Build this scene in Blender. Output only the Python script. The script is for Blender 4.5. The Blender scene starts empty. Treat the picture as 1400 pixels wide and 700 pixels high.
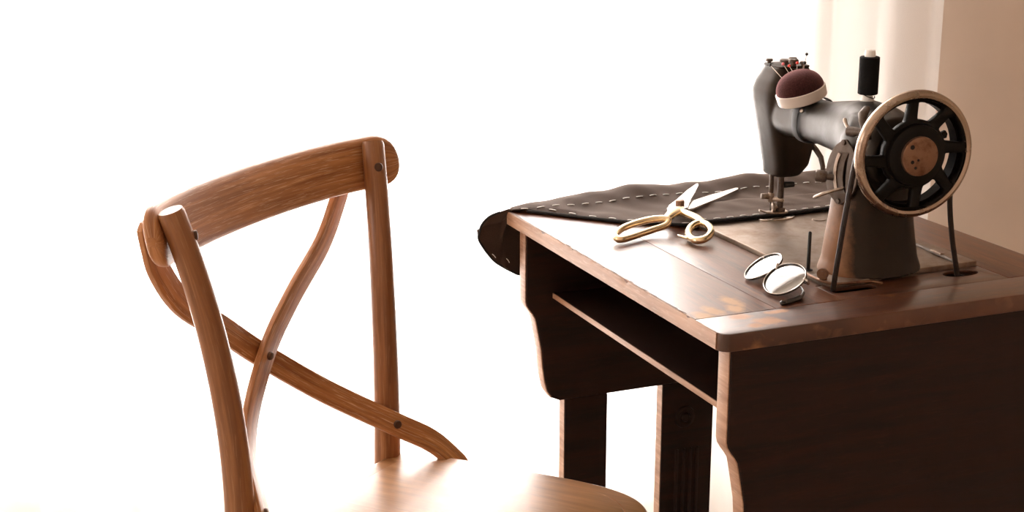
import bpy, bmesh, math, random
from mathutils import Vector, Matrix
from math import sin, cos, pi, radians, sqrt
random.seed(7)
S = bpy.context.scene
COL = S.collection

# ------------------------------------------------------------------ camera, world, daylight, exposure
CAM_Z = 1.28
cam_d = bpy.data.cameras.new('camera'); cam = bpy.data.objects.new('camera', cam_d); COL.objects.link(cam)
cam_d.sensor_width = 36.0; cam_d.lens = 36.0 * 2079 / 1400
cam.location = (0, 0, CAM_Z); cam.rotation_euler = (radians(90 - 15.46), 0, 0)
cam_d.clip_start = 0.05
S.camera = cam

world = bpy.data.worlds.new('overcast_sky'); S.world = world; world.use_nodes = True
bg = world.node_tree.nodes['Background']
bg.inputs[0].default_value = (1.0, 0.97, 0.94, 1); bg.inputs[1].default_value = 1.5

def daylight(name, loc, rot, sx, sy, power, color):
    l = bpy.data.lights.new(name, 'AREA'); l.shape = 'RECTANGLE'; l.size = sx; l.size_y = sy
    l.energy = power; l.color = color
    o = bpy.data.objects.new(name, l); COL.objects.link(o); o.location = loc; o.rotation_euler = rot
    return o
# daylight entering by the tall window behind the desk, and a fill lamp added outside an invented left window
daylight('window_daylight', (-1.055, 3.15, 1.25), (radians(-90), 0, 0), 2.85, 2.7, 385, (1.0, 0.94, 0.90))
daylight('side_fill_lamp', (-2.75, 0.55, 1.45), (0, radians(-90), 0), 1.7, 1.9, 18, (1.0, 0.92, 0.82))

vs = S.view_settings
S.display_settings.display_device = 'sRGB'
vs.view_transform = 'Standard'; vs.look = 'None'; vs.gamma = 1.0; vs.use_curve_mapping = False
vs.exposure = 0.45

# ------------------------------------------------------------------ materials
def new_mat(name):
    m = bpy.data.materials.new(name); m.use_nodes = True
    nt = m.node_tree; b = nt.nodes['Principled BSDF']
    return m, nt, b

def plain(name, col, rough=0.5, metal=0.0, var=0.0, scale=60, bump=0.0, coat=0.0, spec=0.5):
    m, nt, b = new_mat(name)
    b.inputs['Roughness'].default_value = rough; b.inputs['Metallic'].default_value = metal
    b.inputs['Coat Weight'].default_value = coat; b.inputs['Specular IOR Level'].default_value = spec
    tc = nt.nodes.new('ShaderNodeTexCoord')
    nz = nt.nodes.new('ShaderNodeTexNoise'); nz.inputs['Scale'].default_value = scale; nz.inputs['Detail'].default_value = 5
    nt.links.new(tc.outputs['Object'], nz.inputs['Vector'])
    rp = nt.nodes.new('ShaderNodeValToRGB')
    rp.color_ramp.elements[0].position = 0.3; rp.color_ramp.elements[1].position = 0.7
    rp.color_ramp.elements[0].color = [c * (1 - var) for c in col] + [1]
    rp.color_ramp.elements[1].color = [min(1, c * (1 + var)) for c in col] + [1]
    nt.links.new(nz.outputs['Fac'], rp.inputs['Fac']); nt.links.new(rp.outputs['Color'], b.inputs['Base Color'])
    if bump:
        bp = nt.nodes.new('ShaderNodeBump'); bp.inputs['Strength'].default_value = bump; bp.inputs['Distance'].default_value = 0.001
        nt.links.new(nz.outputs['Fac'], bp.inputs['Height']); nt.links.new(bp.outputs['Normal'], b.inputs['Normal'])
    return m

def wood(name, dark, mid, light, coord='Object', stretch=(1, 12, 12), scale=9, rough=0.4, fine=1.0, wear=None, coat=0.0, bump=0.15, streak=0.5, rvar=0.12, spec=0.5, stains=None):
    """grain runs along the axis with the small stretch number"""
    m, nt, b = new_mat(name); N = nt.nodes; Lk = nt.links; b.inputs['Specular IOR Level'].default_value = spec
    tc = N.new('ShaderNodeTexCoord'); mp = N.new('ShaderNodeMapping'); mp.inputs['Scale'].default_value = stretch
    Lk.new(tc.outputs[coord], mp.inputs['Vector'])
    n1 = N.new('ShaderNodeTexNoise'); n1.inputs['Scale'].default_value = scale; n1.inputs['Detail'].default_value = 8; n1.inputs['Distortion'].default_value = 0.6
    n2 = N.new('ShaderNodeTexNoise'); n2.inputs['Scale'].default_value = scale * 5; n2.inputs['Detail'].default_value = 6; n2.inputs['Distortion'].default_value = 1.0
    Lk.new(mp.outputs['Vector'], n1.inputs['Vector']); Lk.new(mp.outputs['Vector'], n2.inputs['Vector'])
    r1 = N.new('ShaderNodeValToRGB'); e = r1.color_ramp.elements
    e[0].position = 0.3; e[0].color = (*dark, 1); e[1].position = 0.68; e[1].color = (*mid, 1)
    r2 = N.new('ShaderNodeValToRGB'); e = r2.color_ramp.elements
    e[0].position = 0.56; e[0].color = (0, 0, 0, 1); e[1].position = 0.68; e[1].color = (1, 1, 1, 1)
    Lk.new(n1.outputs['Fac'], r1.inputs['Fac']); Lk.new(n2.outputs['Fac'], r2.inputs['Fac'])
    mx = N.new('ShaderNodeMix'); mx.data_type = 'RGBA'; mx.inputs['B'].default_value = (*light, 1)
    mul = N.new('ShaderNodeMath'); mul.operation = 'MULTIPLY'; mul.inputs[1].default_value = streak
    Lk.new(r2.outputs['Color'], mul.inputs[0]); Lk.new(mul.outputs[0], mx.inputs['Factor'])
    Lk.new(r1.outputs['Color'], mx.inputs['A'])
    out = mx.outputs['Result']
    if wear:
        n3 = N.new('ShaderNodeTexNoise'); n3.inputs['Scale'].default_value = wear[1]; n3.inputs['Detail'].default_value = 7
        Lk.new(tc.outputs['Object'], n3.inputs['Vector'])
        r3 = N.new('ShaderNodeValToRGB'); e = r3.color_ramp.elements
        e[0].position = wear[2]; e[0].color = (0, 0, 0, 1); e[1].position = wear[2] + 0.09; e[1].color = (1, 1, 1, 1)
        Lk.new(n3.outputs['Fac'], r3.inputs['Fac'])
        m3 = N.new('ShaderNodeMix'); m3.data_type = 'RGBA'; m3.inputs['B'].default_value = (*wear[0], 1)
        Lk.new(r3.outputs['Color'], m3.inputs['Factor']); Lk.new(out, m3.inputs['A']); out = m3.outputs['Result']
    stm_ = None
    if stains:          # worn-through spots with a shape of their own: (x, y, radius) in the table's frame
        for x, y, rx, ry in stains[0]:
            sb = N.new('ShaderNodeMapping'); sb.inputs['Location'].default_value = (-x / rx, -y / ry, 0); sb.inputs['Scale'].default_value = (1 / rx, 1 / ry, 0.001)
            wn = N.new('ShaderNodeTexNoise'); wn.inputs['Scale'].default_value = 85; wn.inputs['Detail'].default_value = 6
            Lk.new(tc.outputs['Object'], wn.inputs['Vector']); Lk.new(tc.outputs['Object'], sb.inputs['Vector'])
            ln = N.new('ShaderNodeVectorMath'); ln.operation = 'LENGTH'; Lk.new(sb.outputs['Vector'], ln.inputs[0])
            ad = N.new('ShaderNodeMath'); ad.operation = 'MULTIPLY_ADD'; ad.inputs[1].default_value = 1.3; Lk.new(wn.outputs['Fac'], ad.inputs[0]); Lk.new(ln.outputs['Value'], ad.inputs[2])
            mr = N.new('ShaderNodeMapRange'); mr.inputs['From Min'].default_value = 1.95; mr.inputs['From Max'].default_value = 1.30; Lk.new(ad.outputs[0], mr.inputs['Value'])
            if stm_ is None: stm_ = mr.outputs['Result']
            else:
                mxm = N.new('ShaderNodeMath'); mxm.operation = 'MAXIMUM'; Lk.new(stm_, mxm.inputs[0]); Lk.new(mr.outputs['Result'], mxm.inputs[1]); stm_ = mxm.outputs[0]
        ms = N.new('ShaderNodeMix'); ms.data_type = 'RGBA'; ms.inputs['B'].default_value = (*stains[1], 1)
        Lk.new(stm_, ms.inputs['Factor']); Lk.new(out, ms.inputs['A']); out = ms.outputs['Result']
    Lk.new(out, b.inputs['Base Color'])
    rr = N.new('ShaderNodeMapRange'); rr.inputs['To Min'].default_value = rough - rvar; rr.inputs['To Max'].default_value = rough + rvar
    Lk.new(n1.outputs['Fac'], rr.inputs['Value'])
    if stm_ is None: Lk.new(rr.outputs['Result'], b.inputs['Roughness']); b.inputs['Coat Weight'].default_value = coat
    else:               # bare wood there: rougher, no varnish
        m4 = N.new('ShaderNodeMix'); m4.inputs['B'].default_value = 0.55; Lk.new(stm_, m4.inputs['Factor']); Lk.new(rr.outputs['Result'], m4.inputs['A']); Lk.new(m4.outputs['Result'], b.inputs['Roughness'])
        m5 = N.new('ShaderNodeMix'); m5.inputs['A'].default_value = coat; m5.inputs['B'].default_value = 0.0; Lk.new(stm_, m5.inputs['Factor']); Lk.new(m5.outputs['Result'], b.inputs['Coat Weight'])
    b.inputs['Coat Roughness'].default_value = 0.2
    bp = N.new('ShaderNodeBump'); bp.inputs['Strength'].default_value = bump; bp.inputs['Distance'].default_value = 0.0006
    Lk.new(n2.outputs['Fac'], bp.inputs['Height']); Lk.new(bp.outputs['Normal'], b.inputs['Normal'])
    return m

def rust_metal(name, col, rust, rough, metal, amount=0.56, scale=22, coat=0.0, spec=0.5):
    m, nt, b = new_mat(name); b.inputs['Specular IOR Level'].default_value = spec; N = nt.nodes; Lk = nt.links
    tc = N.new('ShaderNodeTexCoord')
    n1 = N.new('ShaderNodeTexNoise'); n1.inputs['Scale'].default_value = scale; n1.inputs['Detail'].default_value = 8; n1.inputs['Roughness'].default_value = 0.7
    Lk.new(tc.outputs['Object'], n1.inputs['Vector'])
    r = N.new('ShaderNodeValToRGB'); e = r.color_ramp.elements
    e[0].position = amount; e[0].color = (*col, 1); e[1].position = amount + 0.2; e[1].color = (*rust, 1)
    Lk.new(n1.outputs['Fac'], r.inputs['Fac']); Lk.new(r.outputs['Color'], b.inputs['Base Color'])
    rr = N.new('ShaderNodeMapRange'); rr.inputs['From Min'].default_value = 0.3; rr.inputs['From Max'].default_value = 0.8
    rr.inputs['To Min'].default_value = rough; rr.inputs['To Max'].default_value = rough + 0.3
    Lk.new(n1.outputs['Fac'], rr.inputs['Value']); Lk.new(rr.outputs['Result'], b.inputs['Roughness'])
    b.inputs['Metallic'].default_value = metal; b.inputs['Coat Weight'].default_value = coat
    return m

def sheer(name, col, transp, back=0.4, tcol=None):
    m, nt, b = new_mat(name); N = nt.nodes; Lk = nt.links
    N.remove(b); out = N['Material Output']
    tc = N.new('ShaderNodeTexCoord'); wv = N.new('ShaderNodeTexNoise'); wv.inputs['Scale'].default_value = 900
    Lk.new(tc.outputs['UV'], wv.inputs['Vector'])
    tr = N.new('ShaderNodeBsdfTransparent'); tl = N.new('ShaderNodeBsdfTranslucent'); df = N.new('ShaderNodeBsdfDiffuse')
    tl.inputs[0].default_value = (*(tcol or col), 1); df.inputs[0].default_value = (*col, 1)
    m1 = N.new('ShaderNodeMixShader'); m1.inputs[0].default_value = back
    Lk.new(tl.outputs[0], m1.inputs[1]); Lk.new(df.outputs[0], m1.inputs[2])
    m2 = N.new('ShaderNodeMixShader')
    mr = N.new('ShaderNodeMapRange'); mr.inputs['To Min'].default_value = 1 - transp - 0.06; mr.inputs['To Max'].default_value = 1 - transp + 0.06
    Lk.new(wv.outputs['Fac'], mr.inputs['Value']); Lk.new(mr.outputs['Result'], m2.inputs[0])
    Lk.new(tr.outputs[0], m2.inputs[1]); Lk.new(m1.outputs[0], m2.inputs[2]); Lk.new(m2.outputs[0], out.inputs[0])
    return m

def glass(name, tint=(1, 1, 1), mirror=0.1):
    m, nt, b = new_mat(name); N = nt.nodes; Lk = nt.links
    N.remove(b); out = N['Material Output']
    tr = N.new('ShaderNodeBsdfTransparent'); tr.inputs[0].default_value = (*tint, 1)
    gl = N.new('ShaderNodeBsdfGlossy'); gl.inputs['Roughness'].default_value = 0.03
    fr = N.new('ShaderNodeFresnel'); fr.inputs[0].default_value = 1.5
    ad = N.new('ShaderNodeMath'); ad.operation = 'ADD'; ad.inputs[1].default_value = mirror; ad.use_clamp = True
    Lk.new(fr.outputs[0], ad.inputs[0])
    mx = N.new('ShaderNodeMixShader'); Lk.new(ad.outputs[0], mx.inputs[0]); Lk.new(tr.outputs[0], mx.inputs[1]); Lk.new(gl.outputs[0], mx.inputs[2])
    Lk.new(mx.outputs[0], out.inputs[0])
    return m

M = {}
M['wall'] = plain('beige_plaster', (0.68, 0.56, 0.465), 0.9, var=0.04, scale=6, bump=0.05)
M['ceiling'] = plain('ceiling_plaster', (0.62, 0.56, 0.49), 0.9, var=0.02, scale=4)
M['floor'] = wood('floor_boards', (0.45, 0.36, 0.28), (0.56, 0.47, 0.38), (0.62, 0.54, 0.45), stretch=(1, 14, 1), scale=3, rough=0.45, streak=0.3)
M['paint'] = plain('white_paint', (0.8, 0.77, 0.73), 0.5, var=0.02)
M['pane'] = glass('window_glass', mirror=0.0)
M['sheer'] = sheer('white_sheer', (0.93, 0.91, 0.89), 0.42)
M['sheer_dense'] = sheer('cream_sheer', (0.95, 0.92, 0.89), 0.08, 0.42, (0.72, 0.675, 0.635))
cw = dict(dark=(0.24, 0.082, 0.024), mid=(0.50, 0.215, 0.075), light=(0.82, 0.56, 0.33))
M['chair_uv'] = wood('limed_oak_sweep', coord='UV', stretch=(3.0, 90, 1), scale=1.6, rough=0.42, streak=0.55, bump=0.35, **cw)
M['chair_post'] = wood('stained_oak_post', (0.16, 0.056, 0.018), (0.33, 0.135, 0.048), (0.50, 0.27, 0.13), coord='UV', stretch=(2.5, 60, 1), scale=1.6, rough=0.38, streak=0.3, bump=0.2)
M['chair_seat'] = wood('seat_oak', (0.24, 0.11, 0.04), (0.40, 0.20, 0.085), (0.52, 0.32, 0.16), stretch=(16, 1.4, 1), scale=5, rough=0.36, streak=0.25, bump=0.1, coat=0.0, spec=0.45)
M['bolt'] = rust_metal('bronze_bolt', (0.10, 0.055, 0.035), (0.2, 0.1, 0.05), 0.4, 0.7)
tw = dict(dark=(0.055, 0.017, 0.007), mid=(0.15, 0.056, 0.025), light=(0.26, 0.12, 0.06))
tw2 = dict(dark=(0.04, 0.013, 0.006), mid=(0.105, 0.038, 0.016), light=(0.20, 0.085, 0.04))
M['top_u'] = wood('walnut_top', stretch=(14, 1, 1), scale=7, rough=0.33, wear=((0.34, 0.15, 0.055), 9, 0.66), streak=0.35, coat=0.18, rvar=0.05, stains=([(.0165,.069,.012,.016),(.034,.080,.010,.018),(.073,.104,.010,.020),(.062,.080,.009,.016)], (0.42, 0.24, 0.115)), **tw)
M['top_w'] = wood('walnut_end', stretch=(1, 14, 1), scale=7, rough=0.36, wear=((0.36, 0.16, 0.06), 12, 0.62), streak=0.4, coat=0.35, rvar=0.06, stains=([(.072,.026,.016,.012),(.052,.018,.010,.008),(.052,.052,.014,.010),(.100,.052,.014,.006)], (0.34, 0.155, 0.06)), **tw2)
M['edge'] = wood('worn_edge', (0.30, 0.16, 0.095), (0.48, 0.29, 0.19), (0.60, 0.42, 0.30), stretch=(14, 1, 14), scale=8, rough=0.5, streak=0.5)
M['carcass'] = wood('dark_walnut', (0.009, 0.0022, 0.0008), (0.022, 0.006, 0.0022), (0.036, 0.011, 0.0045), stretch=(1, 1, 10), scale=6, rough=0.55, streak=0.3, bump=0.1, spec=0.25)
M['iron'] = rust_metal('black_japanned_iron', (0.010, 0.007, 0.005), (0.085, 0.038, 0.017), 0.34, 0.0, amount=0.50, scale=14, coat=0.0, spec=0.36)
def worn_iron():
    m = rust_metal('black_japanned_iron', (0.0045, 0.003, 0.002), (0.020, 0.009, 0.004), 0.33, 0.0, amount=0.52, scale=14, spec=0.38)
    nt = m.node_tree; N = nt.nodes; Lk = nt.links; b = N['Principled BSDF']
    b.inputs['Specular Tint'].default_value = (1.0, 0.80, 0.65, 1)
    src = b.inputs['Base Color'].links[0].from_socket; nz = [n for n in N if n.type == 'TEX_NOISE'][0]; tc = [n for n in N if n.type == 'TEX_COORD'][0]
    sx = N.new('ShaderNodeSeparateXYZ'); Lk.new(tc.outputs['Object'], sx.inputs[0])
    ad = N.new('ShaderNodeMath'); ad.operation = 'MULTIPLY_ADD'; ad.inputs[1].default_value = -0.045; Lk.new(nz.outputs['Fac'], ad.inputs[0]); Lk.new(sx.outputs['X'], ad.inputs[2])
    mr = N.new('ShaderNodeMapRange'); mr.inputs['From Min'].default_value = -0.088; mr.inputs['From Max'].default_value = -0.102; Lk.new(ad.outputs[0], mr.inputs['Value'])
    mx = N.new('ShaderNodeMix'); mx.data_type = 'RGBA'; mx.inputs['B'].default_value = (0.20, 0.09, 0.042, 1)     # enamel rubbed off on the pillar's front
    Lk.new(mr.outputs['Result'], mx.inputs['Factor']); Lk.new(src, mx.inputs['A']); Lk.new(mx.outputs['Result'], b.inputs['Base Color'])
    return m
M['iron'] = worn_iron()
M['wheel'] = rust_metal('black_wheel_enamel', (0.004, 0.0025, 0.0015), (0.010, 0.005, 0.003), 0.32, 0.0, amount=0.6, spec=0.16)
M['bed'] = rust_metal('worn_bed_plate', (0.30, 0.235, 0.185), (0.20, 0.125, 0.085), 0.30, 0.75, amount=0.46, scale=14)
M['chrome'] = rust_metal('tarnished_chrome', (0.40, 0.305, 0.235), (0.14, 0.074, 0.045), 0.14, 1.0, amount=0.5, scale=18)
M['brass'] = rust_metal('aged_brass', (0.24, 0.135, 0.085), (0.13, 0.06, 0.035), 0.35, 0.9, amount=0.48, scale=60)
M['bright_steel'] = plain('bright_steel', (0.78, 0.72, 0.66), 0.22, 1.0, var=0.08)
M['steel'] = rust_metal('dull_steel', (0.42, 0.34, 0.28), (0.16, 0.09, 0.06), 0.28, 0.95, amount=0.52, scale=60)
M['dark_steel'] = rust_metal('dark_steel', (0.11, 0.085, 0.07), (0.07, 0.04, 0.025), 0.35, 0.8, amount=0.5, scale=60)
M['leather'] = plain('belt_leather', (0.020, 0.011, 0.007), 0.55, var=0.3, scale=120, spec=0.3)
M['black'] = plain('black_rubber', (0.008, 0.007, 0.006), 0.6)
M['void'] = plain('dark_recess', (0.004, 0.003, 0.002), 0.9)
M['cloth'] = plain('charcoal_cloth', (0.040, 0.0225, 0.0155), 0.85, var=0.2, scale=700, bump=0.25, spec=0.25)
M['cloth'].node_tree.nodes['Principled BSDF'].inputs['Sheen Weight'].default_value = 0.22
M['cloth'].node_tree.nodes['Principled BSDF'].inputs['Sheen Tint'].default_value = (1, .8, .68, 1)
M['hem'] = plain('black_hem', (0.012, 0.010, 0.010), 0.8)
M['stitch'] = plain('white_basting_thread', (0.93, 0.91, 0.88), 0.7)
M['gold'] = plain('polished_gold', (0.95, 0.77, 0.50), 0.24, 1.0, var=0.04)
M['blade'] = plain('polished_blade', (0.86, 0.83, 0.80), 0.2, 1.0, var=0.03)
M['rim_dark'] = plain('dark_eyeglass_frame', (0.02, 0.016, 0.014), 0.25)
M['rim_metal'] = plain('silver_eyeglass_metal', (0.62, 0.58, 0.55), 0.2, 1.0)
M['lens'] = glass('coated_lens', (0.95, 0.96, 0.98), 0.42)
M['felt'] = plain('plum_velvet', (0.030, 0.009, 0.008), 0.95, var=0.45, scale=500, bump=0.3, spec=0.1)
M['felt'].node_tree.nodes['Principled BSDF'].inputs['Sheen Weight'].default_value = 0.45
M['felt'].node_tree.nodes['Principled BSDF'].inputs['Sheen Tint'].default_value = (0.9, 0.45, 0.45, 1)
M['band'] = plain('white_plastic', (0.66, 0.58, 0.52), 0.45)
M['strap'] = plain('grey_strap', (0.05, 0.05, 0.052), 0.6)
M['thread'] = plain('black_thread', (0.008, 0.007, 0.007), 0.8, bump=0.3, scale=400, spec=0.15)
M['core'] = plain('white_spool_core', (0.82, 0.78, 0.74), 0.45)
M['pin_black'] = plain('black_pin_head', (0.008, 0.008, 0.009), 0.15)
M['pin_red'] = plain('red_pin_head', (0.75, 0.05, 0.03), 0.2)
M['pin_pink'] = plain('pink_pin_head', (0.80, 0.18, 0.20), 0.2)

# ------------------------------------------------------------------ mesh helpers
def finish(bm, smooth=40):
    bmesh.ops.recalc_face_normals(bm, faces=bm.faces[:])
    me = bpy.data.meshes.new('m'); bm.to_mesh(me); bm.free()
    return smooth_mesh(me, smooth)

def smooth_mesh(me, ang=40):
    if ang:
        me.polygons.foreach_set('use_smooth', [True] * len(me.polygons))
        me.set_sharp_from_angle(angle=radians(ang))
    return me

def link(name, me, mat, parent=None, off=(0, 0, 0), label=None):
    """one mesh object; off = the thing's origin, subtracted so the part sits in its thing's frame"""
    if isinstance(me, bmesh.types.BMesh): me = finish(me)
    me.name = name
    if any(off): me.transform(Matrix.Translation(-Vector(off)))
    if mat and not len(me.materials): me.materials.append(mat)
    o = bpy.data.objects.new(name, me); COL.objects.link(o)
    if parent: o.parent = parent
    if label: o['label'] = label
    return o

def thing(name, label, cat, loc, rz=0.0, group=None):
    o = bpy.data.objects.new(name, None); o.empty_display_size = 0.05; COL.objects.link(o)
    o.location = loc; o.rotation_euler = (0, 0, rz); o['label'] = label; o['category'] = cat
    if group: o['group'] = group
    return o

def struct(name, me, mat, parent=None):
    o = link(name, me, mat, parent)
    if not parent: o['kind'] = 'structure'
    return o

def add_box(bm, x0, x1, y0, y1, z0, z1, bev=0.0, seg=2):
    r = bmesh.ops.create_cube(bm, size=1.0)
    for v in r['verts']:
        v.co = Vector(((x0 + x1) / 2 + v.co.x * (x1 - x0), (y0 + y1) / 2 + v.co.y * (y1 - y0), (z0 + z1) / 2 + v.co.z * (z1 - z0)))
    if bev:
        es = list({e for v in r['verts'] for e in v.link_edges})
        bmesh.ops.bevel(bm, geom=es, offset=bev, segments=seg, profile=0.6, affect='EDGES')
def box(*a, **k):
    bm = bmesh.new(); add_box(bm, *a, **k); return bm

def spline(pts, n, closed=False):
    """Catmull-Rom through pts (any dimension)"""
    P = [Vector(p) for p in pts]; out = []; m = len(P); segs = m if closed else m - 1
    for i in range(segs):
        if closed: p0, p1, p2, p3 = P[(i - 1) % m], P[i], P[(i + 1) % m], P[(i + 2) % m]
        else: p0, p1, p2, p3 = P[max(i - 1, 0)], P[i], P[i + 1], P[min(i + 2, m - 1)]
        for k in range(n):
            t = k / n
            out.append(0.5 * ((2 * p1) + (p2 - p0) * t + (2 * p0 - 5 * p1 + 4 * p2 - p3) * t * t + (3 * p1 - p0 - 3 * p2 + p3) * t ** 3))
    if not closed: out.append(P[-1].copy())
    return out

def add_loft(bm, rings, closed=False, caps=True, uv=True):
    """rings: lists of Vectors of equal length"""
    lay = bm.loops.layers.uv.verify() if uv else None
    vr = [[bm.verts.new(p) for p in r] for r in rings]
    n = len(rings[0]); L = [0.0]
    for a, b in zip(rings, rings[1:] + ([rings[0]] if closed else [])):
        L.append(L[-1] + sum(((Vector(q) - Vector(p)).length for p, q in zip(a, b))) / n)
    G = [0.0]
    r0 = rings[len(rings) // 2]
    for j in range(n): G.append(G[-1] + (Vector(r0[(j + 1) % n]) - Vector(r0[j])).length)
    for i in range(len(vr) if closed else len(vr) - 1):
        a, b = vr[i], vr[(i + 1) % len(vr)]
        for j in range(n):
            k = (j + 1) % n
            f = bm.faces.new((a[j], a[k], b[k], b[j]))
            if lay:
                for lp, uvc in zip(f.loops, ((L[i], G[j]), (L[i], G[j + 1]), (L[i + 1], G[j + 1]), (L[i + 1], G[j]))): lp[lay].uv = uvc
    if caps and not closed:
        for r in (vr[0], vr[-1]):
            try:
                f = bm.faces.new(r)
                if lay:
                    for q, lp in enumerate(f.loops): lp[lay].uv = (0.01 * cos(q * 2 * pi / n), G[q % n] * 0.05)
            except ValueError: pass
    return vr

def frames(path, up=(0, 0, 1), closed=False):
    res = []; m = len(path)
    for i in range(m):
        if closed: t = path[(i + 1) % m] - path[i - 1]
        else: t = path[min(i + 1, m - 1)] - path[max(i - 1, 0)]
        t = t.normalized(); u = Vector(up)
        if abs(t.dot(u)) > 0.98: u = Vector((1, 0, 0)) if abs(t.x) < 0.9 else Vector((0, 1, 0))
        s = t.cross(u).normalized(); u2 = s.cross(t).normalized()
        res.append((t, s, u2))
    return res

def add_tube(bm, path, r, sides=10, closed=False, up=(0, 0, 1), squash=1.0, round_end=False):
    path = [Vector(p) for p in path]; n = len(path)
    R = [r] * n if not hasattr(r, '__len__') else list(r)
    fr = frames(path, up, closed)
    rings = []
    for p, (t, s, u), rr in zip(path, fr, R):
        rings.append([p + s * (rr * cos(2 * pi * k / sides)) + u * (rr * squash * sin(2 * pi * k / sides)) for k in range(sides)])
    if round_end and not closed:
        def cap(p, t, s, u, rr, sign):
            return [[p + t * sign * rr * 0.9 * sin(a) + s * (rr * cos(a) * cos(2 * pi * k / sides)) + u * (rr * squash * cos(a) * sin(2 * pi * k / sides)) for k in range(sides)] for a in (0.6, 1.1, 1.45)]
        rings = cap(path[0], *fr[0], R[0], -1)[::-1] + rings + cap(path[-1], *fr[-1], R[-1], 1)
    add_loft(bm, rings, closed=closed)
def tube(*a, **k):
    bm = bmesh.new(); add_tube(bm, *a, **k); return bm

def strip(path, wid, thk, wdirs, rnd=0.35):
    """flat bent strip: wdirs gives the width direction at each path point; rounded corners"""
    bm = bmesh.new(); path = [Vector(p) for p in path]; rings = []
    W = wid if hasattr(wid, '__len__') else [wid] * len(path)
    for i, p in enumerate(path):
        t = (path[min(i + 1, len(path) - 1)] - path[max(i - 1, 0)]).normalized()
        w = Vector(wdirs[i]); w = (w - t * w.dot(t)).normalized(); nrm = t.cross(w).normalized()
        a, b = W[i] / 2, thk / 2; c = min(a, b) * rnd * 2 * 0.5
        prof = []
        for (sx, sy, a0) in ((1, 1, 0), (-1, 1, pi / 2), (-1, -1, pi), (1, -1, 3 * pi / 2)):
            for q in range(4):
                an = a0 + q * pi / 6
                prof.append((sx * (a - c) + c * cos(an), sy * (b - c) + c * sin(an)))
        rings.append([p + w * x + nrm * y for x, y in prof])
    add_loft(bm, rings); return bm

def add_lathe(bm, prof, M4=None, seg=32):
    """prof: (r, h) pairs; axis = local Z of M4"""
    M4 = M4 or Matrix.Identity(4); rings = []
    shut = tuple(prof[0]) == tuple(prof[-1])
    if shut: prof = prof[:-1]
    for r, h in prof:
        r = max(r, 1e-5)
        rings.append([M4 @ Vector((r * cos(2 * pi * k / seg), r * sin(2 * pi * k / seg), h)) for k in range(seg)])
    add_loft(bm, rings, closed=shut)
def lathe(*a, **k):
    bm = bmesh.new(); add_lathe(bm, *a, **k); return bm

def axis_m(o, z, x=None):
    z = Vector(z).normalized(); x = Vector(x) if x else (Vector((0, 0, 1)) if abs(z.z) < 0.9 else Vector((1, 0, 0)))
    x = (x - z * x.dot(z)).normalized(); y = z.cross(x)
    m = Matrix((x, y, z)).transposed().to_4x4(); m.translation = Vector(o); return m

def plate(loops, thick, bev=0.0, M4=None, smooth=40, res=2):
    """filled outline with holes, extruded by thick about its plane, edges bevelled"""
    cu = bpy.data.curves.new('c', 'CURVE'); cu.dimensions = '2D'; cu.fill_mode = 'BOTH'
    holed = len(loops) > 1 and bev > 0
    if holed: cu.extrude = thick / 2
    else: cu.extrude = max(thick / 2 - bev, 0); cu.bevel_depth = bev; cu.bevel_resolution = res; cu.offset = -bev
    for lp in loops:
        sp = cu.splines.new('POLY'); sp.points.add(len(lp) - 1); sp.use_cyclic_u = True
        for p, q in zip(sp.points, lp): p.co = (q[0], q[1], 0, 1)
    o = bpy.data.objects.new('c', cu); COL.objects.link(o)
    dg = bpy.context.evaluated_depsgraph_get(); me = bpy.data.meshes.new_from_object(o.evaluated_get(dg))
    bpy.data.objects.remove(o); bpy.data.curves.remove(cu)
    bm = bmesh.new(); bm.from_mesh(me); bpy.data.meshes.remove(me)
    bmesh.ops.remove_doubles(bm, verts=bm.verts, dist=1e-6)
    if holed:
        bm.normal_update()
        es = [e for e in bm.edges if len(e.link_faces) == 2 and (abs(e.link_faces[0].normal.z) < .5) != (abs(e.link_faces[1].normal.z) < .5)]
        bmesh.ops.bevel(bm, geom=es, offset=bev, segments=res, profile=.5, affect='EDGES', clamp_overlap=False)
    if M4: bmesh.ops.transform(bm, matrix=M4, verts=bm.verts)
    return finish(bm, smooth)

def rrect(x0, x1, y0, y1, r, n=5):
    out = []
    for cx, cy, a in ((x1 - r, y1 - r, 0), (x0 + r, y1 - r, 90), (x0 + r, y0 + r, 180), (x1 - r, y0 + r, 270)):
        for k in range(n + 1):
            an = radians(a + 90 * k / n); out.append((cx + r * cos(an), cy + r * sin(an)))
    return out

def evaluated(o):
    dg = bpy.context.evaluated_depsgraph_get(); me = bpy.data.meshes.new_from_object(o.evaluated_get(dg))
    bpy.data.objects.remove(o); return me

# ------------------------------------------------------------------ the setting
FX0, FX1, FY0, FY1, CEIL = -2.5, 2.3, -1.8, 2.80, 2.65
struct('floor', box(FX0 - .12, FX1 + .12, FY0 - .12, FY1 + .15, -0.06, 0), M['floor'])
struct('ceiling', box(FX0 - .12, FX1 + .12, FY0 - .12, FY1 + .15, CEIL, CEIL + 0.08), M['ceiling'])
WX0, WX1, WZ1 = -2.3, 0.66, 2.40       # the tall window opening in the back wall
bm = bmesh.new()
add_box(bm, FX0 - .12, WX0, FY1, FY1 + .15, 0, CEIL); add_box(bm, WX1, FX1 + .12, FY1, FY1 + .15, 0, CEIL)
add_box(bm, WX0, WX1, FY1, FY1 + .15, WZ1, CEIL); add_box(bm, WX0, WX1, FY1, FY1 + .15, 0, 0.06)
struct('wall_back', bm, M['wall'])
struct('wall_right', box(FX1, FX1 + .12, FY0, FY1, 0, CEIL), M['wall'])
struct('wall_front', box(FX0, FX1, FY0 - .12, FY0, 0, CEIL), M['wall'])
bm = bmesh.new()
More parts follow.
